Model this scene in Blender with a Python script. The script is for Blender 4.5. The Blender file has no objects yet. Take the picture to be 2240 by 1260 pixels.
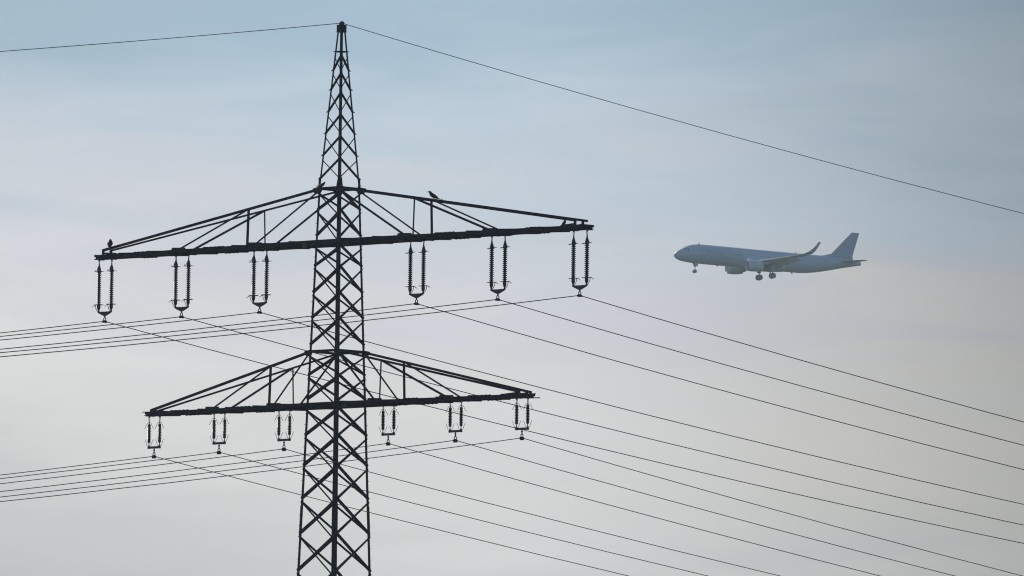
import bpy, bmesh, math, random
from mathutils import Vector, Matrix
random.seed(7)
S = bpy.context.scene
COL = S.collection
rad = math.radians

# ---------------------------------------------------------------- camera
FW = Vector((0.0144099, 0.9970325, 0.0756206))
RT = Vector((0.9997970, -0.0154324, 0.0129542))
UP = Vector((-0.0140828, -0.0754186, 0.9970525))
cd = bpy.data.cameras.new('camera'); cam = bpy.data.objects.new('camera', cd); COL.objects.link(cam)
cam.matrix_world = Matrix(((RT.x, UP.x, -FW.x, 0), (RT.y, UP.y, -FW.y, 0), (RT.z, UP.z, -FW.z, 1.6), (0, 0, 0, 1)))
cd.sensor_width = 36; cd.lens = 26413.01 / 2240 * 36
cd.clip_start = 1; cd.clip_end = 30000
S.camera = cam

# ---------------------------------------------------------------- light
SUN_AZ, SUN_EL = -33.0, 31.0          # azimuth from +Y towards +X, elevation
sd = Vector((math.sin(rad(SUN_AZ)) * math.cos(rad(SUN_EL)), math.cos(rad(SUN_AZ)) * math.cos(rad(SUN_EL)), math.sin(rad(SUN_EL))))
ld = bpy.data.lights.new('sun', 'SUN'); lo = bpy.data.objects.new('sun', ld); COL.objects.link(lo)
ld.energy = 2.6; ld.angle = rad(0.5); ld.color = (1.0, 0.95, 0.88)
lo.rotation_euler = sd.to_track_quat('Z', 'Y').to_euler()
lo.location = (0, 0, 300)
S.view_settings.view_transform = 'Standard'; S.view_settings.look = 'None'
S.view_settings.exposure = 0.0; S.view_settings.gamma = 1.0
S.cycles.volume_bounces = 1; S.cycles.filter_width = 1.15
S.cycles.use_denoising = True; S.cycles.denoising_prefilter = 'NONE'; S.cycles.use_adaptive_sampling = False; S.cycles.sampling_pattern = 'BLUE_NOISE'

W = bpy.data.worlds.new('World'); S.world = W; W.use_nodes = True
nt = W.node_tree; N = nt.nodes; L = nt.links; N.clear()
out = N.new('ShaderNodeOutputWorld'); bg = N.new('ShaderNodeBackground'); bg.inputs[1].default_value = 0.1
sky = N.new('ShaderNodeTexSky'); sky.sky_type = 'NISHITA'; sky.sun_disc = False
sky.sun_elevation = rad(SUN_EL); sky.sun_rotation = rad(SUN_AZ)
sky.air_density = 1.0; sky.dust_density = 1.0; sky.ozone_density = 1.5
tc = N.new('ShaderNodeTexCoord'); sep = N.new('ShaderNodeSeparateXYZ'); L.new(tc.outputs['Generated'], sep.inputs[0])
def mrange(src, a, b, c, d, smooth=True):
    m = N.new('ShaderNodeMapRange'); m.interpolation_type = 'SMOOTHSTEP' if smooth else 'LINEAR'
    for i, v in zip((1, 2, 3, 4), (a, b, c, d)): m.inputs[i].default_value = v
    L.new(src, m.inputs[0]); return m.outputs[0]
def math2(op, a, b):
    m = N.new('ShaderNodeMath'); m.operation = op
    for i, v in ((0, a), (1, b)):
        if isinstance(v, float): m.inputs[i].default_value = v
        else: L.new(v, m.inputs[i])
    return m.outputs[0]
def mixc(f, a, b):
    m = N.new('ShaderNodeMix'); m.data_type = 'RGBA'
    if isinstance(f, float): m.inputs[0].default_value = f
    else: L.new(f, m.inputs[0])
    for i, v in ((6, a), (7, b)):
        if isinstance(v, tuple): m.inputs[i].default_value = (*v, 1)
        else: L.new(v, m.inputs[i])
    return m.outputs[2]
def cloudnoise(sx, sy, sz, scale, detail, rough, dist=0.0, off=0.0):
    mp = N.new('ShaderNodeMapping'); mp.inputs['Scale'].default_value = (sx, sy, sz)
    mp.inputs['Location'].default_value = (off, 0, 0); mp.inputs['Rotation'].default_value = (0, rad(4), 0)
    L.new(tc.outputs['Generated'], mp.inputs[0])
    n = N.new('ShaderNodeTexNoise'); n.inputs['Scale'].default_value = scale
    n.inputs['Detail'].default_value = detail; n.inputs['Roughness'].default_value = rough; n.inputs['Distortion'].default_value = dist
    L.new(mp.outputs[0], n.inputs['Vector']); return n.outputs['Fac']
# thin high cloud veil: thick towards the horizon, streaky bands
broad = cloudnoise(1, 1, 4.5, 9, 3, 0.45, 0.3, 13.827)
wisp = cloudnoise(1, 1, 6.0, 34, 5, 0.5, 0.6, 3.571)
bw = math2('ADD', mrange(broad, 0.25, 0.75, -0.006, 0.006, False), mrange(wisp, 0.3, 0.7, -0.0045, 0.0045, False))
tilt = math2('MULTIPLY', math2('MULTIPLY', math2('SUBTRACT', sep.outputs[0], 0.0144), 0.11), mrange(sep.outputs[2], 0.086, 0.096, 1.0, 0.0))
h = math2('ADD', math2('ADD', sep.outputs[2], tilt), bw)
def lin(c): return tuple((v / 255 / 12.92 if v < 11 else ((v / 255 + 0.055) / 1.055) ** 2.4) for v in c)
STOPS = [(0.030, (186, 187, 184)), (0.050, (206, 207, 204)), (0.0597, (216, 216, 213)), (0.067, (217, 216, 215)), (0.0767, (208, 209, 215)), (0.088, (191, 206, 218)),
         (0.0976, (165, 189, 206)), (0.115, (150, 179, 200)), (0.16, (128, 162, 192))]
ramp = N.new('ShaderNodeValToRGB'); H0, H1 = 0.02, 0.17
hr = mrange(h, H0, H1, 0.0, 1.0, False); L.new(hr, ramp.inputs[0]); re_ = ramp.color_ramp.elements; ramp.color_ramp.interpolation = 'EASE'
for i, (hh, cc) in enumerate(STOPS):
    el = re_[0] if i == 0 else (re_[1] if i == 1 else re_.new((hh - H0) / (H1 - H0)))
    el.position = (hh - H0) / (H1 - H0)
for i, (hh, cc) in enumerate(STOPS): ramp.color_ramp.elements[i].color = (*lin(cc), 1)
ramp.color_ramp.interpolation = 'LINEAR'
vis = ramp.outputs[0]
# forward-scatter glow: the veil is brighter on the sun's side (left)
glow = mrange(sep.outputs[0], 0.010, 0.082, 10.0, 3.9)
mott = mrange(cloudnoise(1, 1, 4.5, 24, 6, 0.58, 1.0, 7.925), 0.3, 0.7, 0.958, 1.042, False)
bank = math2('MULTIPLY', math2('MULTIPLY', mrange(sep.outputs[0], -0.032, 0.012, 1.0, 0.0), mrange(h, 0.050, 0.064, 0.0, 1.0)), mrange(h, 0.074, 0.090, 1.0, 0.0))
edge = math2('MULTIPLY', mrange(sep.outputs[0], -0.032, 0.012, 1.0, 0.0), 0.08)
bank = math2('ADD', math2('SUBTRACT', 1.0, edge), math2('MULTIPLY', bank, 0.13))
g = math2('MULTIPLY', math2('MULTIPLY', glow, mott), bank)
warm = math2('MULTIPLY', math2('MULTIPLY', mrange(sep.outputs[0], 0.018, 0.055, 0.0, 1.0), mrange(h, 0.052, 0.064, 0.0, 1.0)), mrange(h, 0.068, 0.082, 1.0, 0.0))
vis = mixc(warm, ramp.outputs[0], lin((223, 220, 210)))
gm = N.new('ShaderNodeVectorMath'); gm.operation = 'SCALE'; L.new(vis, gm.inputs[0]); L.new(g, gm.inputs['Scale'])
# overhead and behind the viewer the veil thins out to plain clear sky
side = mrange(sep.outputs[1], 0.3, 0.9, 0.0, 1.0); lowf = mrange(sep.outputs[2], 0.12, 0.5, 1.0, 0.0)
fin = mixc(math2('MULTIPLY', math2('MULTIPLY', side, lowf), 0.97), sky.outputs[0], gm.outputs[0])
L.new(fin, bg.inputs[0]); L.new(bg.outputs[0], out.inputs[0])

# ---------------------------------------------------------------- materials
def mat(name, col, rough=0.6, metal=0.0, coat=0.0, var=0.0, vscale=3.0, spec=0.5, bump=0.0):
    m = bpy.data.materials.new(name); m.use_nodes = True; t = m.node_tree; b = t.nodes['Principled BSDF']
    b.inputs['Base Color'].default_value = (*col, 1); b.inputs['Roughness'].default_value = rough
    b.inputs['Metallic'].default_value = metal; b.inputs['Coat Weight'].default_value = coat; b.inputs['Coat Roughness'].default_value = 0.24 if 'porcelain' in name else 0.06
    b.inputs['Specular IOR Level'].default_value = spec
    c = t.nodes.new('ShaderNodeTexCoord'); n = t.nodes.new('ShaderNodeTexNoise'); n.inputs['Scale'].default_value = vscale; n.inputs['Detail'].default_value = 6
    t.links.new(c.outputs['Object'], n.inputs['Vector'])
    if var:
        r = t.nodes.new('ShaderNodeValToRGB')
        r.color_ramp.elements[0].position = 0.3; r.color_ramp.elements[1].position = 0.7
        r.color_ramp.elements[0].color = (*[x * (1 - var) for x in col], 1); r.color_ramp.elements[1].color = (*[min(1, x * (1 + var)) for x in col], 1)
        t.links.new(n.outputs['Fac'], r.inputs[0]); t.links.new(r.outputs[0], b.inputs['Base Color'])
    if bump:
        bm_ = t.nodes.new('ShaderNodeBump'); bm_.inputs['Strength'].default_value = bump; bm_.inputs['Distance'].default_value = 0.01
        t.links.new(n.outputs['Fac'], bm_.inputs['Height']); t.links.new(bm_.outputs[0], b.inputs['Normal'])
    return m
M = {
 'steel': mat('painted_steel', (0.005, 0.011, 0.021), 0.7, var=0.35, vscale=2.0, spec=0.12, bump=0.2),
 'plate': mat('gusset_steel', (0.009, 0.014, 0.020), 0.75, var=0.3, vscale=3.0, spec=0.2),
 'tag_red': mat('weathered_sign_red', (0.045, 0.038, 0.048), 0.7, var=0.2),
 'tag_brown': mat('weathered_sign_yellow', (0.055, 0.042, 0.022), 0.7, var=0.2),
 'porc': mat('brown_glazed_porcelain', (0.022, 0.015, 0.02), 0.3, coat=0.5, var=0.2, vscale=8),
 'porc_dull': mat('glintless_porcelain', (0.012, 0.012, 0.016), 0.75, var=0.2, vscale=8, spec=0.08),  # darker, duller copy for right-hand sets: lack of sun glint put into the material
 'fit': mat('galvanised_fitting', (0.02, 0.026, 0.034), 0.6, metal=0.2, var=0.3, vscale=9),
 'wire': mat('aluminium_conductor', (0.03, 0.032, 0.034), 0.7, var=0.2, vscale=1.5, spec=0.2),
 'crow': mat('black_feathers', (0.008, 0.008, 0.011), 0.6, var=0.4, vscale=30, spec=0.3),
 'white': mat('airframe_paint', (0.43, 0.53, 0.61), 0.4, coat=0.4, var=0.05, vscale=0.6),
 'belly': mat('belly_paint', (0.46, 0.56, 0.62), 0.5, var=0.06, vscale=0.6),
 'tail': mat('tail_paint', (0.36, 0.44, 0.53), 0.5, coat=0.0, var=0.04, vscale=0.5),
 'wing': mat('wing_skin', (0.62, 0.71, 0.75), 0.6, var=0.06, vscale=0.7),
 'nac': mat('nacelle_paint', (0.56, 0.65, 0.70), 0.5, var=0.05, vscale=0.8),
 'dark': mat('dark_glazing', (0.12, 0.16, 0.20), 0.3),
 'cabin': mat('cabin_glass', (0.27, 0.34, 0.41), 0.4),
 'letter': mat('livery_lettering', (0.30, 0.38, 0.46), 0.5),
 'tyre': mat('tyre_rubber', (0.18, 0.22, 0.25), 0.8),
 'strut': mat('gear_steel', (0.12, 0.14, 0.16), 0.5, metal=0.2),
}

# ---------------------------------------------------------------- helpers
def obj(name, bm, m, parent=None, smooth=False, **props):
    me = bpy.data.meshes.new(name)
    bmesh.ops.recalc_face_normals(bm, faces=bm.faces[:])
    bm.to_mesh(me); bm.free(); me.materials.append(M[m] if isinstance(m, str) else m)
    if smooth:
        for p in me.polygons: p.use_smooth = True
    o = bpy.data.objects.new(name, me); COL.objects.link(o)
    if parent: o.parent = parent
    for k, v in props.items(): o[k] = v
    return o
def thing(name, label, cat, loc=(0, 0, 0), rotz=0.0, group=None, parent_matrix=None):
    o = bpy.data.objects.new(name, None); COL.objects.link(o); o.location = loc; o.rotation_euler = (0, 0, rotz)
    o['label'] = label; o['category'] = cat; o.empty_display_size = 0.5
    if group: o['group'] = group
    return o
def prism(bm, pts3a, pts3b):
    a = [bm.verts.new(p) for p in pts3a]; b = [bm.verts.new(p) for p in pts3b]; n = len(a)
    bm.faces.new(a[::-1]); bm.faces.new(b)
    for i in range(n): bm.faces.new((a[i], a[(i + 1) % n], b[(i + 1) % n], b[i]))
def box(bm, c, dx, dy, dz, X=Vector((1, 0, 0)), Y=Vector((0, 1, 0)), Z=Vector((0, 0, 1))):
    c = Vector(c)
    f = lambda z: [c + X * dx * a / 2 + Y * dy * b / 2 + Z * dz * z / 2 for a, b in ((-1, -1), (1, -1), (1, 1), (-1, 1))]
    prism(bm, f(-1), f(1))
def Lbar(bm, p, q, u, v, a, b=None, t=0.012):
    """angle iron from p to q; flange a along u, flange b along v, heel on the p-q line"""
    p = Vector(p); q = Vector(q); b = b or a; d = (q - p).normalized()
    u = Vector(u); u = (u - d * u.dot(d)).normalized(); v = Vector(v); v = v - d * v.dot(d); v = (v - u * v.dot(u)).normalized()
    pr = [(0, 0), (a, 0), (a, t), (t, t), (t, b), (0, b)]
    prism(bm, [p + u * x + v * y for x, y in pr], [q + u * x + v * y for x, y in pr])
def plate(bm, pts, nrm, t):
    nrm = Vector(nrm).normalized(); prism(bm, [Vector(p) - nrm * t / 2 for p in pts], [Vector(p) + nrm * t / 2 for p in pts])
def tube(bm, pts, r, n=6, cap=True):
    pts = [Vector(p) for p in pts]; rr = r if isinstance(r, (list, tuple)) else [r] * len(pts)
    rings = []; ref = None
    for i, p in enumerate(pts):
        d = (pts[min(i + 1, len(pts) - 1)] - pts[max(i - 1, 0)]).normalized()
        if ref is None: ref = Vector((0, 0, 1)) if abs(d.z) < 0.9 else Vector((1, 0, 0))
        x = (ref - d * ref.dot(d)).normalized(); y = d.cross(x); ref = x
        rings.append([bm.verts.new(p + (x * math.cos(k * 2 * math.pi / n) + y * math.sin(k * 2 * math.pi / n)) * rr[i]) for k in range(n)])
    for A, B in zip(rings, rings[1:]):
        for k in range(n): bm.faces.new((A[k], A[(k + 1) % n], B[(k + 1) % n], B[k]))
    if cap: bm.faces.new(rings[0][::-1]); bm.faces.new(rings[-1])
def lathe(bm, prof, c=(0, 0, 0), n=14, axis='Z'):
    c = Vector(c); rings = []
    for z, r in prof:
        R = []
        for k in range(n):
            a = 2 * math.pi * k / n; x, y = r * math.cos(a), r * math.sin(a)
            R.append(bm.verts.new(c + (Vector((x, y, z)) if axis == 'Z' else Vector((z, x, y)))))
        rings.append(R)
    for A, B in zip(rings, rings[1:]):
        for k in range(n): bm.faces.new((A[k], A[(k + 1) % n], B[(k + 1) % n], B[k]))
    bm.faces.new(rings[0][::-1]); bm.faces.new(rings[-1])
NB = bmesh.new

# ---------------------------------------------------------------- ground and air
gm_ = bpy.data.materials.new('farmland'); gm_.use_nodes = True; t = gm_.node_tree; b = t.nodes['Principled BSDF']; b.inputs['Roughness'].default_value = 0.95
c = t.nodes.new('ShaderNodeTexCoord'); v1 = t.nodes.new('ShaderNodeTexVoronoi'); v1.inputs['Scale'].default_value = 0.004
n1 = t.nodes.new('ShaderNodeTexNoise'); n1.inputs['Scale'].default_value = 0.3; n1.inputs['Detail'].default_value = 8
t.links.new(c.outputs['Object'], v1.inputs['Vector']); t.links.new(c.outputs['Object'], n1.inputs['Vector'])
r1 = t.nodes.new('ShaderNodeValToRGB'); e = r1.color_ramp.elements
e[0].color = (0.035, 0.055, 0.018, 1); e[1].color = (0.12, 0.095, 0.055, 1); x = e.new(0.5); x.color = (0.055, 0.08, 0.025, 1)
sp = t.nodes.new('ShaderNodeSeparateColor'); t.links.new(v1.outputs['Color'], sp.inputs[0])
t.links.new(sp.outputs[0], r1.inputs[0])
mm = t.nodes.new('ShaderNodeMix'); mm.data_type = 'RGBA'; mm.blend_type = 'MULTIPLY'; mm.inputs[0].default_value = 0.5
t.links.new(r1.outputs[0], mm.inputs[6]); t.links.new(n1.outputs['Color'], mm.inputs[7]); t.links.new(mm.outputs[2], b.inputs['Base Color'])
bm = NB(); bmesh.ops.create_grid(bm, x_segments=60, y_segments=60, size=5000)
for vv in bm.verts:
    vv.co.y += 2900
g_ = obj('ground', bm, gm_, kind='structure')

# ---------------------------------------------------------------- pylon
TH = rad(43.9944); D = 515.58
PY = thing('pylon', 'dark steel lattice electricity pylon with two crossarms and a pointed tip', 'pylon', (0, D, 0), -TH)
ZB = 26.0
def wid(z): return 0.630 + 0.0295 * (44.8 - z) if z > ZB else 1.185 + 0.055 * (ZB - z)
def wpk(z): return 0.128 + 0.0737 * (51.6 - z) + (0.004 if z < 46 else 0)
def cor(sx, sy, z, pk=False):
    w = wpk(z) if pk else wid(z); return Vector((sx * w, sy * w, z))
CS = [(-1, -1), (1, -1), (1, 1), (-1, 1)]
for sx, sy in CS:
    bm = NB()
    zs = [0, ZB, 44.95]; a = [0.16, 0.135, 0.105]
    for i in range(2):
        zz = [zs[i] + (zs[i + 1] - zs[i]) * k / 6 for k in range(7)]
        for k in range(6):
            aa = a[i] + (a[i + 1] - a[i]) * k / 6
            Lbar(bm, cor(sx, sy, zz[k]), cor(sx, sy, zz[k + 1]), (-sx, 0, 0), (0, -sy, 0), aa, t=0.014)
    # splice cover angle
    Lbar(bm, cor(sx, sy, 31.25) + Vector((sx, sy, 0)) * 0.014, cor(sx, sy, 29.9) + Vector((sx, sy, 0)) * 0.014, (-sx, 0, 0), (0, -sy, 0), 0.15, t=0.014)
    # step bolts
    if (sx, sy) in ((-1, -1), (1, 1)):
        for k in range(60):
            z = 16 + k * 0.48
            if z < 44.5: box(bm, cor(sx, sy, z) + Vector((sx, 0, 0)) * 0.03, 0.07, 0.016, 0.016)
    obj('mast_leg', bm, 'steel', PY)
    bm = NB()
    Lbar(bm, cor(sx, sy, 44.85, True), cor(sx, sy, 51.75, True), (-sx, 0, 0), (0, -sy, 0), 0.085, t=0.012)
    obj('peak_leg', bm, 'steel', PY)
# --- X bracing of the mast
def face_axes(f):   # face index -> (corner A, corner B, inward normal)
    return CS[f], CS[(f + 1) % 4]
panels = [(44.72, 43.90), (43.90, 42.78), (42.36, 41.48), (41.48, 40.34), (40.34, 39.25), (39.25, 38.10), (37.72, 36.80), (36.80, 35.76),
          (35.40, 34.22), (34.22, 32.92), (32.92, 31.50), (31.50, 30.00), (30.00, 28.42)]
NEAR = (1, -1); FAR = (-1, 1)
def brace(bm, A, B, zt, zb, pk=False, a=0.1, over=0.02):
    """member from corner A at zt down to corner B at zb, lying on the face A-B"""
    back = A == (-1, -1) or B == (1, 1)      # bar falling to the right
    def off(cn, up):
        if pk: return 0
        if cn == NEAR: return 0.10 if back else -0.10
        if cn == FAR: return -0.09 if back else 0.09
        return 0.07 if up == 'arr' else -0.07
    p = cor(*A, zt, pk); q = cor(*B, zb, pk)
    p.z += off(A, 'dep'); q.z += off(B, 'arr')
    d = (q - p).normalized(); p -= d * over; q += d * over
    inward = -(Vector((A[0] + B[0], A[1] + B[1], 0))).normalized()
    p += inward * -0.004; q += inward * -0.004
    side = inward.cross(d)
    if side.z < 0: side = -side
    p -= side * a / 2; q -= side * a / 2
    Lbar(bm, p, q, side, inward, a, a * 0.8, 0.009)
for i, (zt, zb) in enumerate(panels):
    for f in range(4):
        A, B = face_axes(f)
        for P1, P2 in ((A, B), (B, A)):
            near = NEAR in (A, B)
            to_c = P2 in (NEAR, FAR)
            back = P1 == (-1, -1) or P2 == (1, 1)
            sz = 0.075
            if near: sz = (0.105 if back else 0.125) if (-1, -1) in (A, B) else (0.110 if back else 0.090)
            if i < 7: sz *= 0.88
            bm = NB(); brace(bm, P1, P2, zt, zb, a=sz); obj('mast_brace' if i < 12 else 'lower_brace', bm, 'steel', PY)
# bracing below the frame, one part
bm = NB(); z = 28.42; h_ = 1.75
while z > 0.3:
    zb = max(0.2, z - h_)
    for f in range(4):
        A, B = face_axes(f); brace(bm, A, B, z, zb, a=0.11); brace(bm, B, A, z, zb, a=0.11)
    z = zb; h_ *= 1.09
obj('base_bracing', bm, 'steel', PY, kind='stuff')
# --- peak bracing: single diagonals, facing pairs opposed
lam = [(50.64, 49.96), (49.85, 49.12), (49.0, 48.18), (48.04, 47.25), (47.1, 46.3), (46.15, 45.3)]
vee = [(50.55, 49.98), (49.82, 49.2), (48.98, 48.2), (48.0, 47.35), (47.1, 46.27), (46.1, 45.4)]
for k in range(6):
    for side in ((-1, -1), (1, 1)):
        bm = NB(); brace(bm, NEAR, side, *lam[k], pk=True, a=0.078, over=0.03); obj('peak_brace', bm, 'steel', PY)
        bm = NB(); brace(bm, side, FAR, *vee[k], pk=True, a=0.048, over=0.0); obj('peak_brace', bm, 'steel', PY)
# step bolts on the peak, gussets at every peak node
for sx, sy in ((-1, -1), (1, 1)):
    for z in (50.76, 49.93, 49.1, 48.15, 47.22, 46.27, 45.27, 45.0):
        bm = NB(); box(bm, cor(sx, sy, z, True) + Vector((sx, sy, 0)) * 0.02, 0.07, 0.07, 0.03); obj('step_bolt', bm, 'plate', PY)
# --- rings
def ring(z, pk, hgt, t=0.012):
    for f in range(4):
        A, B = face_axes(f); bm = NB()
        p, q = cor(*A, z, pk), cor(*B, z, pk); inward = -(Vector((A[0] + B[0], A[1] + B[1], 0))).normalized()
        p -= inward * 0.012; q -= inward * 0.012
        p.z -= hgt / 2; q.z -= hgt / 2
        Lbar(bm, p, q, (0, 0, 1), inward, hgt, hgt, t); obj('ring_beam', bm, 'steel', PY)
ring(50.76, True, 0.05); ring(44.86, False, 0.105); ring(37.86, False, 0.105)
# --- crossarms
def arm(zc, ch, tipdz, ztop, s_tip, s_end, s_post, ztp, s_dA, s_dB, wroot):
    """one crossarm: a pair of channel chords from tip to tip plus upper chords, posts and struts"""
    nt_ = 0.23
    def nn(s): return wroot + (nt_ - wroot) * min(1, max(0, (abs(s) - wroot)) / (s_tip - wroot))
    bm = NB(); st = [-s_end, -s_dB, -s_dA, -wroot, wroot, s_dA, s_dB, s_end + .1]
    for sg in (-1, 1):
        for s0, s1 in zip(st, st[1:]):
            big = max(abs(s0), abs(s1)) <= s_dA + 0.01
            H = ch if not big else ch + 0.012
            p = Vector((s0 - (0.06 if s0 > -s_end else 0), sg * nn(s0), zc)); q = Vector((s1 + (0.06 if s1 < s_end else 0), sg * nn(s1), zc))
            d = (q - p).normalized(); y = Vector((0, 0, 1)).cross(d) * (-sg); tt = 0.012 + (0.002 if big else 0)
            for zz, hh, ww in ((0, H, tt),):
                prism(bm, [p + y * a + Vector((0, 0, b)) for a, b in ((0, -H/2), (tt, -H/2), (tt, H/2), (0, H/2))],
                          [q + y * a + Vector((0, 0, b)) for a, b in ((0, -H/2), (tt, -H/2), (tt, H/2), (0, H/2))])
            for zz in (-H / 2 - 0.004, H / 2 + 0.004):
                prism(bm, [p + y * a + Vector((0, 0, zz + b)) for a, b in ((-0.002, -0.006), (0.09, -0.006), (0.09, 0.006), (-0.002, 0.006))],
                          [q + y * a + Vector((0, 0, zz + b)) for a, b in ((-0.002, -0.006), (0.09, -0.006), (0.09, 0.006), (-0.002, 0.006))])
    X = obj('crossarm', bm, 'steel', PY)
    # plan lacing, top and bottom
    for sd_ in (-1, 1):
        s = wroot + 0.12
        while s < s_tip - 0.9:
            ln = 1.50; a_, b_ = (s, s + ln) if sd_ > 0 else (-s - ln, -s)
            for fl in (1, -1):
                zz = zc + fl * (ch / 2 + 0.008)
                a2, b2 = (a_, b_) if fl > 0 else (a_ + .25, b_ + .25)
                bm = NB(); p = Vector((a2, -nn(a2) - 0.02, zz)); q = Vector((b2, nn(b2) + 0.02, zz))
                Lbar(bm, p, q, (q - p).cross(Vector((0, 0, 1))), (0, 0, fl), 0.08, 0.038, 0.009)
                p = Vector((a2 + ln * .93, -nn(b2), zz - fl * 0.03)); q = Vector((a2 + .1, nn(a2), zz - fl * 0.03))
                Lbar(bm, p, q, (q - p).cross(Vector((0, 0, 1))), (0, 0, -fl), 0.07, 0.035, 0.009)
                obj('lacing_bar', bm, 'steel', X)
            s += 1.78
    for sd_ in (-1, 1):
        for sg in (-1, 1):
            sT = sd_ * s_tip; inn = Vector((0, -sg, 0))
            near_thick = (sd_ < 0)
            # upper chord
            root = Vector((sd_ * wroot_top(ztop), sg * wroot_top(ztop), ztop)); tip = Vector((sT + (0.24 if sd_ > 0 and sg > 0 else 0), sg * nt_, zc + tipdz))
            cw = 0.105 if sg < 0 else 0.085
            if sd_ > 0: cw = 0.10
            bm = NB(); Lbar(bm, root + Vector((0, 0, -cw / 2)), tip + Vector((0, 0, -cw / 2)), (0, 0, 1), inn, cw, cw * 0.8); obj('top_chord', bm, 'steel', X)
            # bracket at the tip
            bm = NB(); zt = zc + ch / 2
            plate(bm, [(sT + sd_ * 0.02, sg * (nt_ + .01), zt - 0.05), (sT + sd_ * 0.02, sg * (nt_ + .01), zc + tipdz + .03), (sT - sd_ * 0.13, sg * (nt_ + .01), zc + tipdz + .06), (sT - sd_ * 0.13, sg * (nt_ + .01), zt - 0.05)], (0, 1, 0), 0.02)
            plate(bm, [(sT - sd_ * 0.14, sg * (nt_ + .012), zt + 0.02), (sT - sd_ * 0.14, sg * (nt_ + .012), zt + 0.10), (sT - sd_ * 0.85, sg * (nt_ + .035), zt + 0.055), (sT - sd_ * 0.9, sg * (nt_ + .035), zt - 0.03)], (0, 1, 0), 0.018)
            obj('tip_bracket', bm, 'plate', X)
            # post
            f = (s_post - abs(root.x)) / (s_tip - abs(root.x)); tp = root.lerp(tip, f)
            n_p = abs(tp.y); thick = {(-1, -1): .15, (-1, 1): .043, (1, -1): .08, (1, 1): .076}[(sd_, sg)]
            bm = NB(); Lbar(bm, (tp.x - thick / 2, sg * nn(s_post), zt), (tp.x - thick / 2, tp.y, tp.z), (1, 0, 0), inn, thick, thick); obj('post', bm, 'steel', X)
            # struts: tower -> beam, post top -> beam
            tk = 0.10 if (sg < 0) != near_thick else 0.06
            for p, sb in ((root + Vector((sd_ * 0.08, 0, -0.12)), s_dA), (tp + Vector((sd_ * 0.06, 0, -0.02)), s_dB)):
                q = Vector((sd_ * sb, sg * nn(sb), zt + 0.01)); d = (q - p).normalized(); sdv = inn.cross(d)
                if sdv.z < 0: sdv = -sdv
                w_ = tk * (0.95 if sb == s_dA else 1.0)
                bm = NB(); Lbar(bm, p - sdv * w_ / 2, q - sdv * w_ / 2, sdv, inn, w_, w_ * 0.8); obj('crossarm_brace', bm, 'steel', X)
            # upstanding gussets on the beam
            for sb, ln in ((s_dA, 0.42), (s_dB, 0.42)):
                bm = NB(); s0 = sd_ * sb; y0 = sg * (nn(sb) + 0.012)
                plate(bm, [(s0 - ln * 1.1, y0, zt - 0.1), (s0 + ln * 1.1, y0, zt - 0.1), (s0 + ln * 1.0, y0, zt + 0.075), (s0 - ln * 0.9, y0, zt + 0.105)], (0, 1, 0), 0.018)
                obj('gusset_plate', bm, 'plate', X)
            # splice plates under the chord
            for sb in ((s_dA + s_dB) / 2, (s_dB + s_tip) / 2):
                bm = NB(); s0 = sd_ * sb; y0 = sg * (nn(sb) - 0.03)
                box(bm, (s0, y0, zc - ch / 2 - 0.02), 0.8, 0.1, 0.02); box(bm, (s0, y0, zt + 0.02), 0.8, 0.1, 0.02)
                for kk in range(4): box(bm, (s0 - 0.36 + kk * 0.24, y0, zc - ch / 2 - 0.035), 0.03, 0.03, 0.03); box(bm, (s0 - 0.36 + kk * 0.24, y0, zt + 0.035), 0.03, 0.03, 0.03)
                obj('splice_plate', bm, 'plate', X)
        # end frame and the hanger beams that carry the strings
        bm = NB(); e0 = sd_ * s_end + (.1 if sd_ > 0 else 0)
        box(bm, (e0, 0, zc + ch / 2 - 0.03), 0.08, 0.56, 0.10); box(bm, (e0, 0, zc - ch / 2 - 0.012), 0.10, 0.56, 0.02); box(bm, (e0 - sd_ * 0.03, 0, zc), 0.014, 0.44, ch * 0.9)
        obj('end_plate', bm, 'plate', X)
    return X, nn
def wroot_top(z): return wid(z) + 0.005
UZ, LZ = 42.545, 35.57
UA, unn = arm(UZ, 0.170, 0.285, 44.83, 14.08, 14.50, 4.93, 0, 4.45, 9.25, wid(UZ) + 0.02)
LA, lnn = arm(LZ, 0.130, 0.155, 37.84, 10.98, 11.24, 3.28, 0, 3.0, 6.95, wid(LZ) + 0.02)
# hanger bars under the beam at every string
def hangers(X, nn, zbot, spots):
    for s in spots:
        bm = NB(); box(bm, (s, 0, zbot + 0.045), 0.10, 2 * nn(s) + 0.04, 0.05); box(bm, (s, 0, zbot + 0.0), 0.025, 0.09, 0.09); obj('hanger_bar', bm, 'plate', X)
US = [-14.11, -9.40, -4.67, 4.65, 9.40, 14.12]; LS = [-10.95, -7.0, -3.09, 3.10, 7.04, 10.90]
hangers(UA, unn, UZ - 0.085 - 0.05, [s + k for s in US for k in (-.385, .385)])
hangers(LA, lnn, LZ - 0.065 - 0.045, [s + k for s in LS for k in (-.32, .32)])
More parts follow.
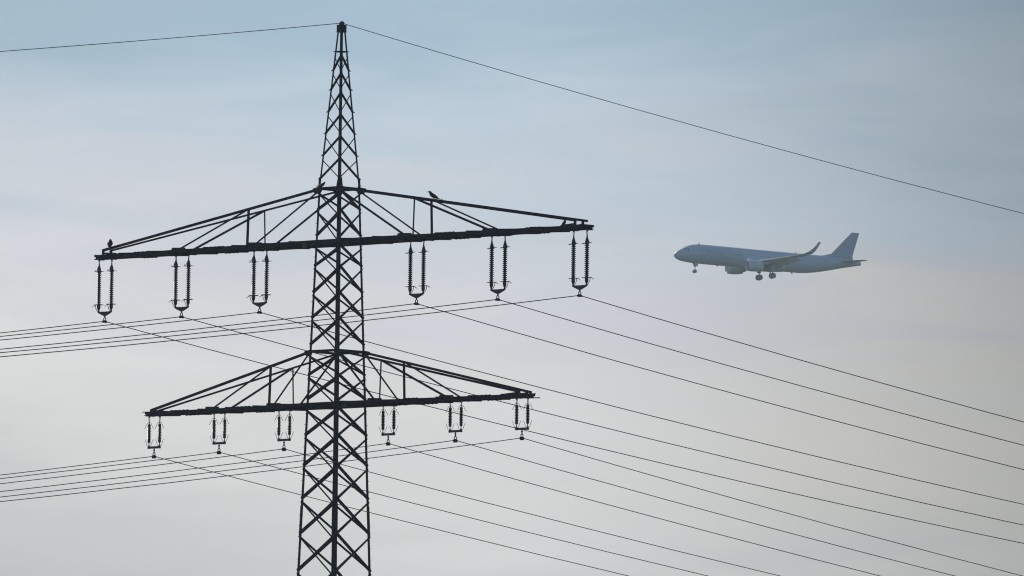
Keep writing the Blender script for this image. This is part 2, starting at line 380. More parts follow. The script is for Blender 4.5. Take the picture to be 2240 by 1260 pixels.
# corner gussets at the arm roots and the flared plates above them
for zt, big, pk in ((44.86, 0.225, True), (37.86, 0.195, False)):
    for sx, sy in CS:
        c0 = cor(sx, sy, zt)
        bm = NB()
        for ax in ((1, 0, 0), (0, 1, 0)):
            A_ = Vector(ax); o_ = Vector((0, sy * 0.016, 0)) if ax[0] else Vector((sx * 0.016, 0, 0)); sg = sx if ax[0] else sy
            k = 1.0 if ax[0] else 0.0      # plates reach outwards only along the arm
            pts = [c0 + o_ + A_ * sg * x_ * big + Vector((0, 0, z_ * big)) for x_, z_ in ((-1.0, 0.25), (-1.0, -0.35), (-0.5, -1.0), (0.9 * k, -1.0), (1.5 * k, -0.35), (1.5 * k, 0.05), (0.2, 0.3))]
            plate(bm, pts, Vector((0, 1, 0)) if ax[0] else Vector((1, 0, 0)), 0.018)
            if pk:
                pts = [c0 + o_ * 1.4 + A_ * (-sg) * x_ + Vector((0, 0, z_)) for x_, z_ in ((0, 0), (0.17, 0), (0.10, 0.42), (0.03, 0.5), (0.02, 0.3))]
                plate(bm, pts, Vector((0, 1, 0)) if ax[0] else Vector((1, 0, 0)), 0.014)
        obj('gusset_plate', bm, 'plate', PY)
# small sign plates hanging off the crossarms
def sign(X, s, y, zc, w, h, m, lab):
    bm = NB(); box(bm, (s, y, zc), w, 0.03, h); obj('sign_plate', bm, m, X, label=lab)
sign(UA, -1.35, -0.70, UZ - 0.11, 0.24, 0.25, 'tag_red', 'faded dark red square plate')
sign(UA, 1.20, -0.70, UZ - 0.10, 0.24, 0.20, 'plate', 'dark square plate')
sign(LA, 1.32, -0.87, LZ - 0.06, 0.24, 0.22, 'tag_brown', 'dull yellow brown square plate')
sign(LA, -2.20, -0.80, LZ - 0.09, 0.24, 0.16, 'plate', 'dark square plate')
# cap of the peak
bm = NB(); w_ = 0.150
prism(bm, [(a * w_ * 1.0, b * w_ * 1.0, 51.61) for a, b in CS], [(a * w_ * .98, b * w_ * .98, 51.915) for a, b in CS])
for z in (51.61, 51.90): box(bm, (0, 0, z), w_ * 2.12, w_ * 2.12, 0.03)
obj('peak_cap', bm, 'plate', PY)
bm = NB(); lathe(bm, [(51.91, 0.115), (51.955, 0.115), (51.96, 0.10), (52.0, 0.135), (52.04, 0.10), (52.075, 0.04)], n=12)
obj('earth_wire_clamp', bm, 'fit', PY)

# ---------------------------------------------------------------- insulator sets
ROT = Matrix.Rotation(-TH, 4, 'Z')
def world(s, n, z): return ROT @ Vector((s, n, 0)) + Vector((0, D, z))
def copy_tree(o, parent=None):
    c_ = o.copy(); COL.objects.link(c_); c_.parent = parent
    for ch in list(o.children): copy_tree(ch, c_)
    return c_
def sheds(z0, z1, n, r, core):
    pr = [(z0, core)]; p = (z1 - z0) / n
    for k in range(n):
        z = z0 + k * p
        pr += [(z + p * .06, core), (z + p * .12, r), (z + p * .24, r), (z + p * .94, core)]
    pr.append((z1, core)); return pr
def ring_curve(r, z, a0, a1, tiltx=0.0, n=18, off=(0, 0)):
    return [Vector((off[0] + r * math.cos(a0 + (a1 - a0) * k / n), off[1] + r * math.sin(a0 + (a1 - a0) * k / n), z + tiltx * math.sin(a0 + (a1 - a0) * k / n))) for k in range(n + 1)]
def long_set(sd_, porc, tilt):
    T = thing('insulator_set', '', 'insulator'); 
    for x in (-.385, .385):
        bm = NB(); lathe(bm, sheds(0.72, 2.14, 17, 0.104, 0.044), (x, 0, 0), 18); R = obj('insulator_rod', bm, porc, T)
        bm = NB(); lathe(bm, [(2.12, 0.05), (2.15, 0.088), (2.26, 0.085), (2.38, 0.055), (2.46, 0.03), (2.5, 0.035), (2.53, 0.022), (2.56, 0.022)], (x, 0, 0)); obj('end_cap', bm, 'fit', R)
        bm = NB(); lathe(bm, [(0.44, 0.03), (0.48, 0.032), (0.53, 0.055), (0.60, 0.078), (0.70, 0.078), (0.73, 0.05)], (x, 0, 0)); obj('end_cap', bm, 'fit', R)
        bm = NB()
        for q_ in (-1, 1): tube(bm, [(x + q_ * .034, 0, 2.71), (x + q_ * .036, 0, 2.62), (x + q_ * .012, 0, 2.54)], 0.014, 5)
        obj('shackle', bm, 'fit', R)
        bm = NB(); tube(bm, ring_curve(0.215, 2.19, 0.5, 2 * math.pi - 0.15, tilt, off=(x, 0)), 0.011, 5)
        tube(bm, [(x + sd_ * .03, -0.03, 2.42), (x + sd_ * .09, -.05, 2.26), (x + sd_ * .16, -.08, 2.20), (x + sd_ * .20, -.06, 2.27)], 0.011, 5)
        for q_ in (-1, 1): tube(bm, [(x, 0, 2.22), (x + q_ * .1, 0, 2.19), (x + q_ * .213, 0, 2.19)], 0.010, 5)
        obj('arcing_ring', bm, 'fit', R)
        bm = NB(); tube(bm, ring_curve(0.20, 0.735, 0, 2 * math.pi, tilt * .3, off=(x, 0)), 0.014, 5)
        tube(bm, [(x + sd_ * .06, 0, .735), (x + sd_ * .20, 0, .735), (x + sd_ * .30, 0, .71), (x + sd_ * .42, 0, .64)], [0.018, .017, .015, .009], 5)
        tube(bm, [(x + sd_ * .21, 0, .73), (x + sd_ * .19, 0, .62), (x + sd_ * .12, 0, .50), (x + sd_ * .02, 0, .42)], 0.015, 5)
        obj('arcing_horn', bm, 'fit', R)
    bm = NB()
    P = [(-.43, .40), (-.41, .445), (-.25, .43), (0, .425), (.25, .43), (.41, .445), (.43, .40), (.32, .34), (.06, .235), (-.06, .235), (-.32, .34)]
    plate(bm, [(a, 0, b) for a, b in P], (0, 1, 0), 0.05)
    for x in (-.385, .385): lathe(bm, [(0.385, 0.045), (0.455, 0.045)], (x, 0, 0), 8)
    obj('yoke_plate', bm, 'fit', T)
    bm = NB(); tube(bm, [(0, 0, .26), (0, 0, .16)], 0.035, 6)
    for q_ in (-1, 1): tube(bm, [(0, 0, .19), (q_ * .06, 0, .12), (q_ * .065, 0, .03), (q_ * .05, 0, -.04)], 0.022, 6)
    tube(bm, [(0, -.15, -.012), (0, -.07, .01), (0, .07, .01), (0, .15, -.012)], [.02, .042, .042, .02], 8)
    for q_ in (-1, 1): box(bm, (0, q_ * .07, -.035), 0.13, 0.035, 0.06)
    obj('suspension_clamp', bm, 'fit', T)
    return T
def short_set(sd_, porc):
    T = thing('insulator_set', '', 'insulator')
    for x in (-.32, .32):
        bm = NB(); lathe(bm, sheds(0.73, 1.26, 8, 0.090, 0.045), (x, 0, 0), 18); R = obj('insulator_rod', bm, porc, T)
        bm = NB(); lathe(bm, [(1.25, 0.05), (1.28, 0.066), (1.36, 0.068), (1.405, 0.045), (1.41, 0.02), (1.45, 0.02), (1.455, 0.05), (1.475, 0.05), (1.48, 0.02)], (x, 0, 0), 12); obj('end_cap', bm, 'fit', R)
        bm = NB(); lathe(bm, [(0.44, 0.045), (0.465, 0.05), (0.475, 0.02), (0.58, 0.02), (0.59, 0.05), (0.62, 0.066), (0.70, 0.067), (0.74, 0.05)], (x, 0, 0), 12); obj('end_cap', bm, 'fit', R)
        bm = NB()
        tube(bm, [(x - .03, 0, 1.70), (x - .036, 0, 1.60), (x - .012, 0, 1.54)], .013, 5); tube(bm, [(x + .03, 0, 1.70), (x + .036, 0, 1.60), (x + .012, 0, 1.54)], .013, 5)
        tube(bm, [(x - .02, 0, 1.57), (x - .022, 0, 1.50), (x, 0, 1.47)], .012, 5); tube(bm, [(x + .02, 0, 1.57), (x + .022, 0, 1.50), (x, 0, 1.47)], .012, 5)
        obj('shackle', bm, 'fit', R)
        bm = NB(); 
        for q_ in (-1, 1):
            k = 1.0 if q_ != sd_ else 1.15
            tube(bm, [(x, 0, 1.465), (x + q_ * .10 * k, 0, 1.45), (x + q_ * .25 * k, 0, 1.20)], 0.010, 5)
        obj('arcing_horn', bm, 'fit', R)
        bm = NB()
        for q_ in (-1, 1): tube(bm, [(x, 0, .455), (x + q_ * .11, 0, .47), (x + q_ * .24, 0, .73)], 0.010, 5)
        obj('arcing_horn', bm, 'fit', R)
    bm = NB(); box(bm, (0, 0, .385), .77, .05, .10); 
    for x in (-.32, .32): lathe(bm, [(.33, .035), (.45, .035)], (x, 0, 0), 8)
    obj('yoke_plate', bm, 'fit', T)
    bm = NB(); lathe(bm, [(.34, .02), (.30, .025), (.285, .045), (.25, .045), (.24, .025), (.19, .028), (.16, .045)], n=8)
    tube(bm, [Vector((.068 * math.sin(a_ * .5236), 0, .095 + .062 * math.cos(a_ * .5236))) for a_ in range(13)], .020, 5)
    tube(bm, [(0, -.15, -.012), (0, -.07, .01), (0, .07, .01), (0, .15, -.012)], [.02, .042, .042, .02], 8)
    for q_ in (-1, 1): box(bm, (q_ * .05, 0, -.055), 0.06, 0.10, 0.08)
    box(bm, (0, 0, -.005), .22, .05, .05)
    obj('suspension_clamp', bm, 'fit', T)
    return T
ORD = {(-1, 3): 'at the far left tip of the %s crossarm', (-1, 2): 'second from the left end of the %s crossarm', (-1, 1): 'just left of the mast under the %s crossarm',
       (1, 1): 'just right of the mast under the %s crossarm', (1, 2): 'second from the right end of the %s crossarm', (1, 3): 'at the far right tip of the %s crossarm'}
ORDW = {(-1, 3): 'leftmost insulators of the %s crossarm', (-1, 2): 'second insulators from the left, %s crossarm', (-1, 1): 'insulators just left of the mast, %s crossarm',
        (1, 1): 'insulators just right of the mast, %s crossarm', (1, 2): 'second insulators from the right, %s crossarm', (1, 3): 'rightmost insulators of the %s crossarm'}
CZ_U = [39.74, 39.75, 39.75, 39.74, 39.72, 39.69]; CZ_L = [33.74, 33.79, 33.80, 33.83, 33.83, 33.80]
def place(spots, zs, which, mk, name):
    protos = {}
    for (s, zc, idx) in zip(spots, zs, (-3, -2, -1, 1, 2, 3)):
        sd_ = -1 if idx < 0 else 1
        if sd_ not in protos: protos[sd_] = o = mk(sd_)
        else: o = copy_tree(protos[sd_])
        o.location = world(s, 0, zc); o.rotation_euler = (0, 0, -TH)
        o['label'] = (name + ' ' + ORD[(sd_, abs(idx))]) % which
        o['group'] = 'insulator sets hanging from the %s crossarm' % which
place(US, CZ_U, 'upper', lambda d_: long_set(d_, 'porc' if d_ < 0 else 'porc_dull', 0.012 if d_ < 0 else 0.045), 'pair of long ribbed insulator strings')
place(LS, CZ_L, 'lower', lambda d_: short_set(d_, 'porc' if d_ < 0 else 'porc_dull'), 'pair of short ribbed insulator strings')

# ---------------------------------------------------------------- conductors
K = 0.00036
def conductor(s, z, sl, sr, r, name, label, cat, group):
    bm = NB(); pts = []
    Ll, Lr = sl / K, sr / K
    ts = sorted(set([-Ll + Ll * (k / 60) for k in range(60)] + [Lr * (k / 60) for k in range(61)] + [-8, -4, -2, -1, -.3, .3, 1, 2, 4, 8]))
    for t_ in ts:
        if abs(t_) < .2: dz = -0.0
        else: dz = (-sl * -t_ if t_ < 0 else -sr * t_) + K * t_ * t_
        pts.append(world(s, t_, z + dz))
    tube(bm, pts, r, 6); o = obj(name, bm, 'wire'); o['label'] = label; o['category'] = cat
    if group: o['group'] = group
SLU = [.1438, .1438, .144, .1485, .148, .1485]; SRU = [.1311, .1318, .1312, .1396, .1388, .1404]
SLL = [.1442, .1446, .1469, .1496, .1509, .1501]; SRL = [.1347, .1345, .1355, .1428, .1432, .1448]
for i, idx in enumerate((-3, -2, -1, 1, 2, 3)):
    sd_ = -1 if idx < 0 else 1
    conductor(US[i], CZ_U[i], SLU[i], SRU[i], .0185, 'power_line', 'thin power line held by the ' + ORDW[(sd_, abs(idx))] % 'upper', 'power line', 'power lines under the upper crossarm')
for i, idx in enumerate((-3, -2, -1, 1, 2, 3)):
    sd_ = -1 if idx < 0 else 1
    conductor(LS[i], CZ_L[i], SLL[i], SRL[i], .0165, 'power_line', 'thin power line held by the ' + ORDW[(sd_, abs(idx))] % 'lower', 'power line', 'power lines under the lower crossarm')
conductor(0, 51.995, .1459, .1300, .0150, 'earth_wire', 'single thin earth wire running over the pointed top of the pylon', 'earth wire', None)

# ---------------------------------------------------------------- birds
def crow(label, loc, yaw, pitch, scale=1.0, headturn=0.0, crouch=0.0, fat=1.0, long=1.0):
    """a crow: local +X forward, perched at the origin; pitch raises the chest"""
    T = thing('crow', label, 'bird', loc, yaw, 'crows perched on the pylon'); T.scale = (scale * long, scale * fat, scale)
    cp_, sp_ = math.cos(pitch), math.sin(pitch); hz = 0.115 - crouch
    def R(x, y, z): return Vector((x * cp_ - z * sp_, y, x * sp_ + z * cp_ + hz))
    hx, hy = math.cos(headturn), math.sin(headturn)
    neck = R(.135, 0, .045); hd = neck + Vector((.018 * hx, .018 * hy, .034))
    path = [(R(-.165, 0, -.004), .012), (R(-.12, 0, -.004), .034), (R(-.07, 0, -.002), .055), (R(-.01, 0, 0), .068), (R(.05, 0, .006), .068), (R(.095, 0, .022), .056), (neck, .042), (hd, .039),
            (hd + Vector((.024 * hx, .024 * hy, .006)), .031), (hd + Vector((.040 * hx, .040 * hy, .003)), .017)]
    bm = NB(); tube(bm, [p for p, r_ in path], [r_ for p, r_ in path], 14); obj('body', bm, 'crow', T, True)
    b0 = hd + Vector((hx * .034, hy * .034, .002)); bm = NB()
    tube(bm, [b0, b0 + Vector((hx * .03, hy * .03, -.001)), b0 + Vector((hx * .068, hy * .068, -.011))], [.016, .012, .0025], 8); obj('beak', bm, 'crow', T)
    p2 = pitch * .6; tb = R(-.12, 0, -.004); td = Vector((-math.cos(p2), 0, -math.sin(p2))); ty = Vector((0, 1, 0)); tn = td.cross(ty)
    bm = NB(); plate(bm, [tb - ty * .022, tb + ty * .022, tb + td * .15 + ty * .034, tb + td * .165, tb + td * .15 - ty * .034], tn, .013); obj('tail', bm, 'crow', T)
    for q_ in (-1, 1):
        bm = NB(); tube(bm, [R(.095, q_ * .040, .02), R(.05, q_ * .052, .022), R(-.01, q_ * .052, .020), R(-.08, q_ * .038, .012), R(-.14, q_ * .02, .004), R(-.20, q_ * .010, -.004)], [.014, .030, .036, .028, .016, .004], 10)
        obj('wing', bm, 'crow', T, True)
        bm = NB(); tube(bm, [(.0, q_ * .03, hz - .02), (.012, q_ * .03, hz * .4), (.0, q_ * .03, .008)], [.022, .007, .006], 6)
        for a_ in (-.5, 0, .5, math.pi): tube(bm, [(0, q_ * .03, .006), (.035 * math.cos(a_), q_ * .03 + .035 * math.sin(a_), .004)], .0045, 5)
        obj('leg', bm, 'crow', T)
    return T
# arm-top positions follow the top chords
PI = math.pi
crow('black crow in profile facing left on the right half of the upper crossarm', world(6.06, -0.50, 44.075), PI, rad(33), 1.2, 0, -.01, 1.1, 1.28)
crow('black crow sitting upright above the left tip of the upper crossarm', world(-13.60, -0.245, 42.965), rad(72), rad(64), 1.04, 0.2, 0.0, 1.45)
crow('black crow half hidden by the mast leg where the left arm meets it', world(-0.44, -0.64, 44.925), rad(-8), rad(16), 1.05, 1.3, .05, 1.1, .9)
crow('hunched crow on the beam below the chord near the right tip of the upper crossarm', world(13.36, -0.22, 42.68), rad(-10), rad(50), 0.98, 0, .055, 1.3)

# ---------------------------------------------------------------- airliner
AF = Vector((0.9354651, 0.3504460, -0.0457450)); PT = Vector((0.3502043, -0.9365766, -0.0134597)); UU = AF.cross(PT); UU = UU if UU.z > 0 else -UU
PL = thing('airliner', 'twin engine passenger jet with wheels down flying left in pale haze', 'airplane')
# local axes: x aft, y towards starboard (away from the viewer), z up
PL.matrix_world = Matrix(((AF.x, -PT.x, UU.x, 73.369), (AF.y, -PT.y, UU.y, 2631.0), (AF.z, -PT.z, UU.z, 209.642 - 0.1), (0, 0, 0, 1)))
prof = [(0, -.60, .03, .03), (.10, -.61, .36, .34), (.32, -.60, .62, .60), (.8, -.55, .97, .95), (1.4, -.46, 1.27, 1.27), (2.0, -.33, 1.47, 1.50), (2.6, -.20, 1.62, 1.71), (3.3, -.08, 1.75, 1.89), (4.2, .0, 1.86, 2.03),
        (5.4, .06, 1.95, 2.12), (7, .08, 1.975, 2.15), (12, .08, 1.975, 2.15), (18, .08, 1.975, 2.15), (24, .08, 1.975, 2.15), (29.5, .08, 1.975, 2.15), (31.5, .16, 1.94, 2.08), (33.5, .32, 1.84, 1.93), (35.5, .52, 1.68, 1.72),
        (37.5, .74, 1.44, 1.46), (39.5, .95, 1.15, 1.16), (41.5, 1.10, .84, .86), (43, 1.17, .58, .60), (44.0, 1.18, .38, .40), (44.3, 1.18, .30, .33)]
def fus(x):
    for a_, b_ in zip(prof, prof[1:]):
        if a_[0] <= x <= b_[0]:
            f = (x - a_[0]) / (b_[0] - a_[0]); return [a_[i] + (b_[i] - a_[i]) * f for i in (1, 2, 3)]
    return prof[-1][1:]
bm = NB(); rings = []; n = 40
for x_, zc, ry, rz in prof:
    rings.append([bm.verts.new((x_, ry * math.sin(2 * PI * k / n), zc + rz * math.cos(2 * PI * k / n))) for k in range(n)])
for A_, B_ in zip(rings, rings[1:]):
    for k in range(n): bm.faces.new((A_[k], A_[(k + 1) % n], B_[(k + 1) % n], B_[k]))
bm.faces.new(rings[0][::-1]); bm.faces.new(rings[-1])
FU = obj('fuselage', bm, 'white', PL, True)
def on_skin(x, z, out=0.02, side=-1):
    zc, ry, rz = fus(x); q_ = max(-1, min(1, (z - zc) / rz)); return Vector((x, side * (ry * math.sqrt(max(0, 1 - q_ * q_)) + out), z))
def skin_patch(pts, name, m, parent, side=-1):
    bm = NB(); vs = [bm.verts.new(on_skin(x_, z_, .02, side)) for x_, z_ in pts]; bm.faces.new(vs)
    r_ = bmesh.ops.extrude_face_region(bm, geom=bm.faces[:]); 
    for v_ in r_['geom']:
        if isinstance(v_, bmesh.types.BMVert): v_.co.y -= side * .03
    return obj(name, bm, m, parent)
for side in (-1, 1):
    skin_patch([(1.75, .42), (1.95, .88), (2.45, .98), (2.5, .45)], 'cockpit_window', 'dark', FU, side)
    skin_patch([(2.56, .45), (2.52, .98), (2.95, 1.0), (3.15, .5)], 'cockpit_window', 'dark', FU, side)
    for xd in (5.6, 11.6, 25.2, 35.0):
        P_ = [(xd, -.75), (xd, 1.0), (xd + .8, 1.0), (xd + .8, -.75)]
        bm = NB()
        for (x0, z0), (x1, z1) in zip(P_, P_[1:] + P_[:1]):
            pts = [on_skin(x0 + (x1 - x0) * k / 6, z0 + (z1 - z0) * k / 6, .012, side) for k in range(7)]; tube(bm, pts, .022, 4)
        obj('door_outline', bm, 'letter', FU)
k_ = 0
for j in range(46):
    xw = 7.0 + j * .6
    if any(abs(xw + .12 - (xd + .4)) < .65 for xd in (11.6, 25.2)): continue
    for side in ((-1, 1) if j % 1 == 0 else (-1,)):
        if side == 1: continue
        bm = NB(); vs = [bm.verts.new(on_skin(xw + .12 + .11 * math.cos(a_ * PI / 4 + PI / 8), .62 + .17 * math.sin(a_ * PI / 4 + PI / 8), .012, side)) for a_ in range(8)]
        bm.faces.new(vs)
        r_ = bmesh.ops.extrude_face_region(bm, geom=bm.faces[:])
        for v_ in r_['geom']:
            if isinstance(v_, bmesh.types.BMVert): v_.co.y += .02
        obj('cabin_window', bm, 'cabin', FU)
# lettering wrapped on the port side
tcv = bpy.data.curves.new('lettering', 'FONT'); tcv.body = 'flypgs.com'; tcv.size = 2.05; tcv.space_character = 1.05; tcv.extrude = 0
to = bpy.data.objects.new('lettering', tcv); COL.objects.link(to)
dg = bpy.context.evaluated_depsgraph_get(); tm = bpy.data.meshes.new_from_object(to.evaluated_get(dg)); bpy.data.objects.remove(to)
bm = NB(); bm.from_mesh(tm)
bmesh.ops.subdivide_edges(bm, edges=[e_ for e_ in bm.edges if e_.calc_length() > .25], cuts=3)
bmesh.ops.triangulate(bm, faces=bm.faces[:])
xs = [v_.co.x for v_ in bm.verts]; x0, x1 = min(xs), max(xs)
for v_ in bm.verts:
    X_ = 6.8 + (v_.co.x - x0) / (x1 - x0) * 9.0; v_.co = on_skin(X_, -.25 + v_.co.y * .95, .03)
r_ = bmesh.ops.extrude_face_region(bm, geom=bm.faces[:])
for v_ in r_['geom']:
    if isinstance(v_, bmesh.types.BMVert): v_.co.y += .02
obj('lettering', bm, 'letter', FU)
# belly fairing
bm = NB(); rings = []
for x_, zc, ry, rz in ((14.6, -1.2, .6, .5), (15.6, -1.25, 1.7, .95), (17, -1.3, 2.15, 1.15), (20, -1.3, 2.2, 1.2), (23, -1.3, 2.15, 1.12), (25.5, -1.25, 1.7, .95), (27, -1.2, .7, .7)):
    rings.append([bm.verts.new((x_, ry * math.sin(2 * PI * k / 24), zc + rz * math.cos(2 * PI * k / 24))) for k in range(24)])
for A_, B_ in zip(rings, rings[1:]):
    for k in range(24): bm.faces.new((A_[k], A_[(k + 1) % 24], B_[(k + 1) % 24], B_[k]))
bm.faces.new(rings[0][::-1]); bm.faces.new(rings[-1]); obj('belly_fairing', bm, 'belly', PL, True)
# aerofoil sections lofted
AER = [(0, 0), (.02, .028), (.08, .05), (.2, .068), (.4, .07), (.65, .045), (.85, .02), (1, .003), (1, -.003), (.8, -.012), (.55, -.032), (.3, -.045), (.1, -.038), (.02, -.02)]
def loft(bm, secs):
    """secs: (le point, chord, thickness factor, up vector)"""
    rings = []
    for le, ch_, tk, up in secs:
        le = Vector(le); up = Vector(up).normalized()
        rings.append([bm.verts.new(le + Vector((ch_ * x_, 0, 0)) + up * (y_ * ch_ * tk)) for x_, y_ in AER])
    n_ = len(AER)
    for A_, B_ in zip(rings, rings[1:]):
        for k in range(n_): bm.faces.new((A_[k], A_[(k + 1) % n_], B_[(k + 1) % n_], B_[k]))
    bm.faces.new(rings[0][::-1]); bm.faces.new(rings[-1])
for sd_ in (-1, 1):
    secs = [((15.4, sd_ * 1.2, -1.15), 7.6, 1.0, (0, 0, 1)), ((18.3, sd_ * 6.2, -.62), 4.3, .95, (0, 0, 1)), ((20.9, sd_ * 11.2, -.02), 3.05, .9, (0, 0, 1)), ((23.1, sd_ * 15.4, .58), 2.05, .85, (0, 0, 1)), ((23.75, sd_ * 16.4, .80), 1.85, .85, (0, -sd_ * .25, 1))]
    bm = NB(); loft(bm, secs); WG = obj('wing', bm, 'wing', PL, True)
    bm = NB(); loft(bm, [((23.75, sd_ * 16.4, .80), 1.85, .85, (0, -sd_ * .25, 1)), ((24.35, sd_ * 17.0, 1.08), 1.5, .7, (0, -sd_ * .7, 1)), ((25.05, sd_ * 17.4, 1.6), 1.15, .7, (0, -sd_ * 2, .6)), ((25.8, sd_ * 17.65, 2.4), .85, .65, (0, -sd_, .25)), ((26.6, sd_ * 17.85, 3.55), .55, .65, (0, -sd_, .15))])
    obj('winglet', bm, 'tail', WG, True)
    # flaps lowered
    bm = NB()
    for (xa, ya, za, ca), (xb, yb, zb, cb) in (((22.5, 2.1, -1.25, 1.5), (22.55, 6.0, -.75, 1.15)), ((22.55, 6.15, -.73, 1.15), (24.05, 12.4, -.02, .8))):
        pa = [(xa, sd_ * ya, za), (xa + ca * .85, sd_ * ya, za - ca * .5)]; pb = [(xb, sd_ * yb, zb), (xb + cb * .85, sd_ * yb, zb - cb * .5)]
        plate(bm, [pa[0], pa[1], pb[1], pb[0]], (0.5, 0, .85), .12)
    obj('flap', bm, 'wing', WG)
    for (xf, yf, zf, ln) in ((21.3, 6.6, -.85, 3.0), (22.6, 9.6, -.5, 2.6), (23.6, 12.4, -.12, 2.1)):
        bm = NB(); lathe(bm, [(0, .03), (ln * .2, .16), (ln * .5, .2), (ln * .85, .1), (ln, .02)], (xf, sd_ * yf, zf), 8, 'X'); obj('flap_fairing', bm, 'wing', WG, True)
    # engine
    bm = NB(); c_ = (14.95, sd_ * 5.75, -1.88)
    lathe(bm, [(0.35, .85), (.05, 1.02), (0, 1.10), (.06, 1.18), (.4, 1.27), (1.3, 1.31), (2.3, 1.26), (3.4, 1.08), (3.7, 1.02), (3.68, .9), (3.2, .85)], c_, 28, 'X'); EN = obj('engine', bm, 'nac', PL, True)
    bm = NB(); lathe(bm, [(3.1, .75), (3.9, .62), (4.5, .45), (4.5, .25), (5.1, .05)], c_, 20, 'X'); obj('exhaust_cone', bm, 'strut', EN, True)
    bm = NB(); lathe(bm, [(.30, .12), (.34, .88), (.42, .88)], c_, 20, 'X'); obj('fan', bm, 'dark', EN)
    bm = NB(); prism(bm, [(15.9, sd_ * 5.75 - .12, -.75), (15.9, sd_ * 5.75 + .12, -.75), (20.6, sd_ * 5.75 + .12, -.9), (20.6, sd_ * 5.75 - .12, -.9)],
                         [(18.0, sd_ * 5.75 - .12, -.62), (18.0, sd_ * 5.75 + .12, -.62), (20.6, sd_ * 5.75 + .12, -.62), (20.6, sd_ * 5.75 - .12, -.62)]); 
    prism(bm, [(17.6, sd_ * 5.75 - .1, -2.5), (17.6, sd_ * 5.75 + .1, -2.5), (20.3, sd_ * 5.75 + .1, -1.0), (20.3, sd_ * 5.75 - .1, -1.0)],
              [(16.6, sd_ * 5.75 - .1, -.8), (16.6, sd_ * 5.75 + .1, -.8), (20.4, sd_ * 5.75 + .1, -.75), (20.4, sd_ * 5.75 - .1, -.75)])
    obj('pylon_strut', bm, 'nac', EN)
    # stabiliser
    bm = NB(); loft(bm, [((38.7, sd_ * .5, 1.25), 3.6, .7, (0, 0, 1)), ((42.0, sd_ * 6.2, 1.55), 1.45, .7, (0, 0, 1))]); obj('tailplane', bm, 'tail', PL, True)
    # main gear
    bm = NB(); y_ = sd_ * 3.8; tube(bm, [(21.7, y_, -.9), (21.97, y_, -3.45)], [.14, .1], 10); tube(bm, [(21.9, y_ - .55, -3.5), (21.9, y_ + .55, -3.5)], .08, 8)
    tube(bm, [(21.8, y_ - sd_ * 1.6, -1.3), (21.95, y_, -2.6)], .07, 6); GE = obj('main_gear', bm, 'strut', PL)
    bm = NB(); plate(bm, [(21.3, y_ + sd_ * .35, -1.0), (22.5, y_ + sd_ * .35, -1.0), (22.4, y_ + sd_ * .3, -2.55), (21.6, y_ + sd_ * .3, -2.55)], (0, 1, 0), .05); obj('gear_door', bm, 'belly', GE)
    for q_ in (-.46, .46):
        bm = NB()
        for r0, w0 in ((.64, .34), (.58, .42)):
            prism(bm, [Vector((21.95 + r0 * math.cos(k * PI / 12), y_ + q_ - w0 / 2, -3.52 + r0 * math.sin(k * PI / 12))) for k in range(24)], [Vector((21.95 + r0 * math.cos(k * PI / 12), y_ + q_ + w0 / 2, -3.52 + r0 * math.sin(k * PI / 12))) for k in range(24)])
        wh = obj('wheel', bm, 'tyre', GE)
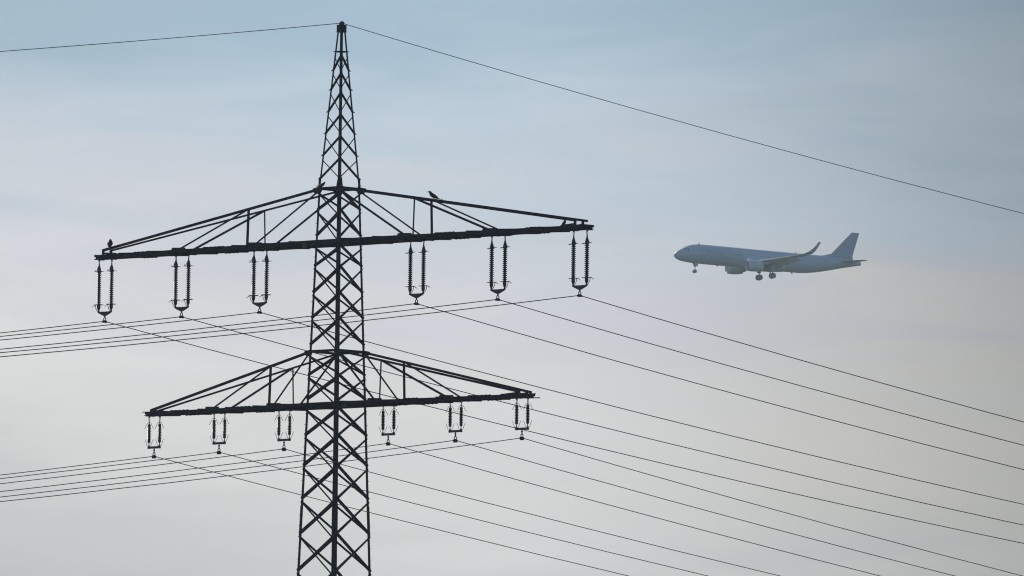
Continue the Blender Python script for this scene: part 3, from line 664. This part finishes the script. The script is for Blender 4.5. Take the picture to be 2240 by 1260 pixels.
# fin
bm = NB(); rings = []
for le, te, z_, th in ((35.6, 42.4, 2.0, .30), (37.1, 42.25, 2.75, .30), (41.75, 43.55, 7.93, .14)):
    pts = []
    for x_, y_ in AER: pts.append(bm.verts.new((le + (te - le) * x_, y_ * 4 * th, z_)))
    rings.append(pts)
rings.insert(0, [bm.verts.new((37.0 + (42.4 - 37.0) * x_, y_ * .8, .9)) for x_, y_ in AER])
for A_, B_ in zip(rings, rings[1:]):
    for k in range(len(AER)): bm.faces.new((A_[k], A_[(k + 1) % len(AER)], B_[(k + 1) % len(AER)], B_[k]))
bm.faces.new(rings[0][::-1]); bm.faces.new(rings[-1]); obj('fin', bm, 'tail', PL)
bm = NB(); prism(bm, [(33.6, -.05, 2.02), (33.6, .05, 2.02), (38, .2, 1.9), (38, -.2, 1.9)], [(35.0, -.04, 2.2), (35.0, .04, 2.2), (37.15, .1, 2.85), (37.15, -.1, 2.85)]); obj('fin_fillet', bm, 'tail', PL)
# nose gear
bm = NB(); tube(bm, [(5.25, 0, -1.7), (5.1, 0, -3.75)], [.11, .08], 8); tube(bm, [(5.1, -.3, -3.8), (5.1, .3, -3.8)], .06, 8); tube(bm, [(4.4, 0, -1.9), (5.15, 0, -2.9)], .05, 6); GE = obj('nose_gear', bm, 'strut', PL)
for q_ in (-.25, .25):
    bm = NB(); 
    prism(bm, [Vector((5.1 + .40 * math.cos(k * PI / 10), q_ - .11, -3.8 + .40 * math.sin(k * PI / 10))) for k in range(20)], [Vector((5.1 + .40 * math.cos(k * PI / 10), q_ + .11, -3.8 + .40 * math.sin(k * PI / 10))) for k in range(20)]); obj('wheel', bm, 'tyre', GE)
    bm = NB(); plate(bm, [(4.7, q_ * 1.4, -1.95), (5.7, q_ * 1.4, -1.95), (5.6, q_ * 1.6, -2.7), (4.95, q_ * 1.6, -2.7)], (0, 1, 0), .04); obj('gear_door', bm, 'belly', GE)
for (x_, z0, z1, dx) in ((5.6, 2.1, 2.6, .12), (28.6, 2.1, 2.55, .1), (35.0, 2.1, 2.4, .08), (28.0, -2.0, -2.45, .1), (10.3, -2.0, -2.3, .08), (22.9, -2.3, -2.8, .1)):
    bm = NB(); plate(bm, [(x_ - .28, 0, z0), (x_ + .22, 0, z0), (x_ + .25, 0, z1), (x_ + .05, 0, z1)], (0, 1, 0), .06); obj('antenna', bm, 'white', FU)

# ---------------------------------------------------------------- haze
hm = bpy.data.materials.new('haze'); hm.use_nodes = True;  t = hm.node_tree; t.nodes.clear()
o_ = t.nodes.new('ShaderNodeOutputMaterial'); pv = t.nodes.new('ShaderNodeVolumePrincipled')
pv.inputs['Color'].default_value = (0.72, 0.84, 0.96, 1); pv.inputs['Density'].default_value = 0.000055; pv.inputs['Anisotropy'].default_value = 0.55
t.links.new(pv.outputs[0], o_.inputs['Volume'])
bm = NB(); box(bm, (0, 2900, 114.5), 10400, 10400, 231); hz = obj('haze', bm, hm, kind='stuff')
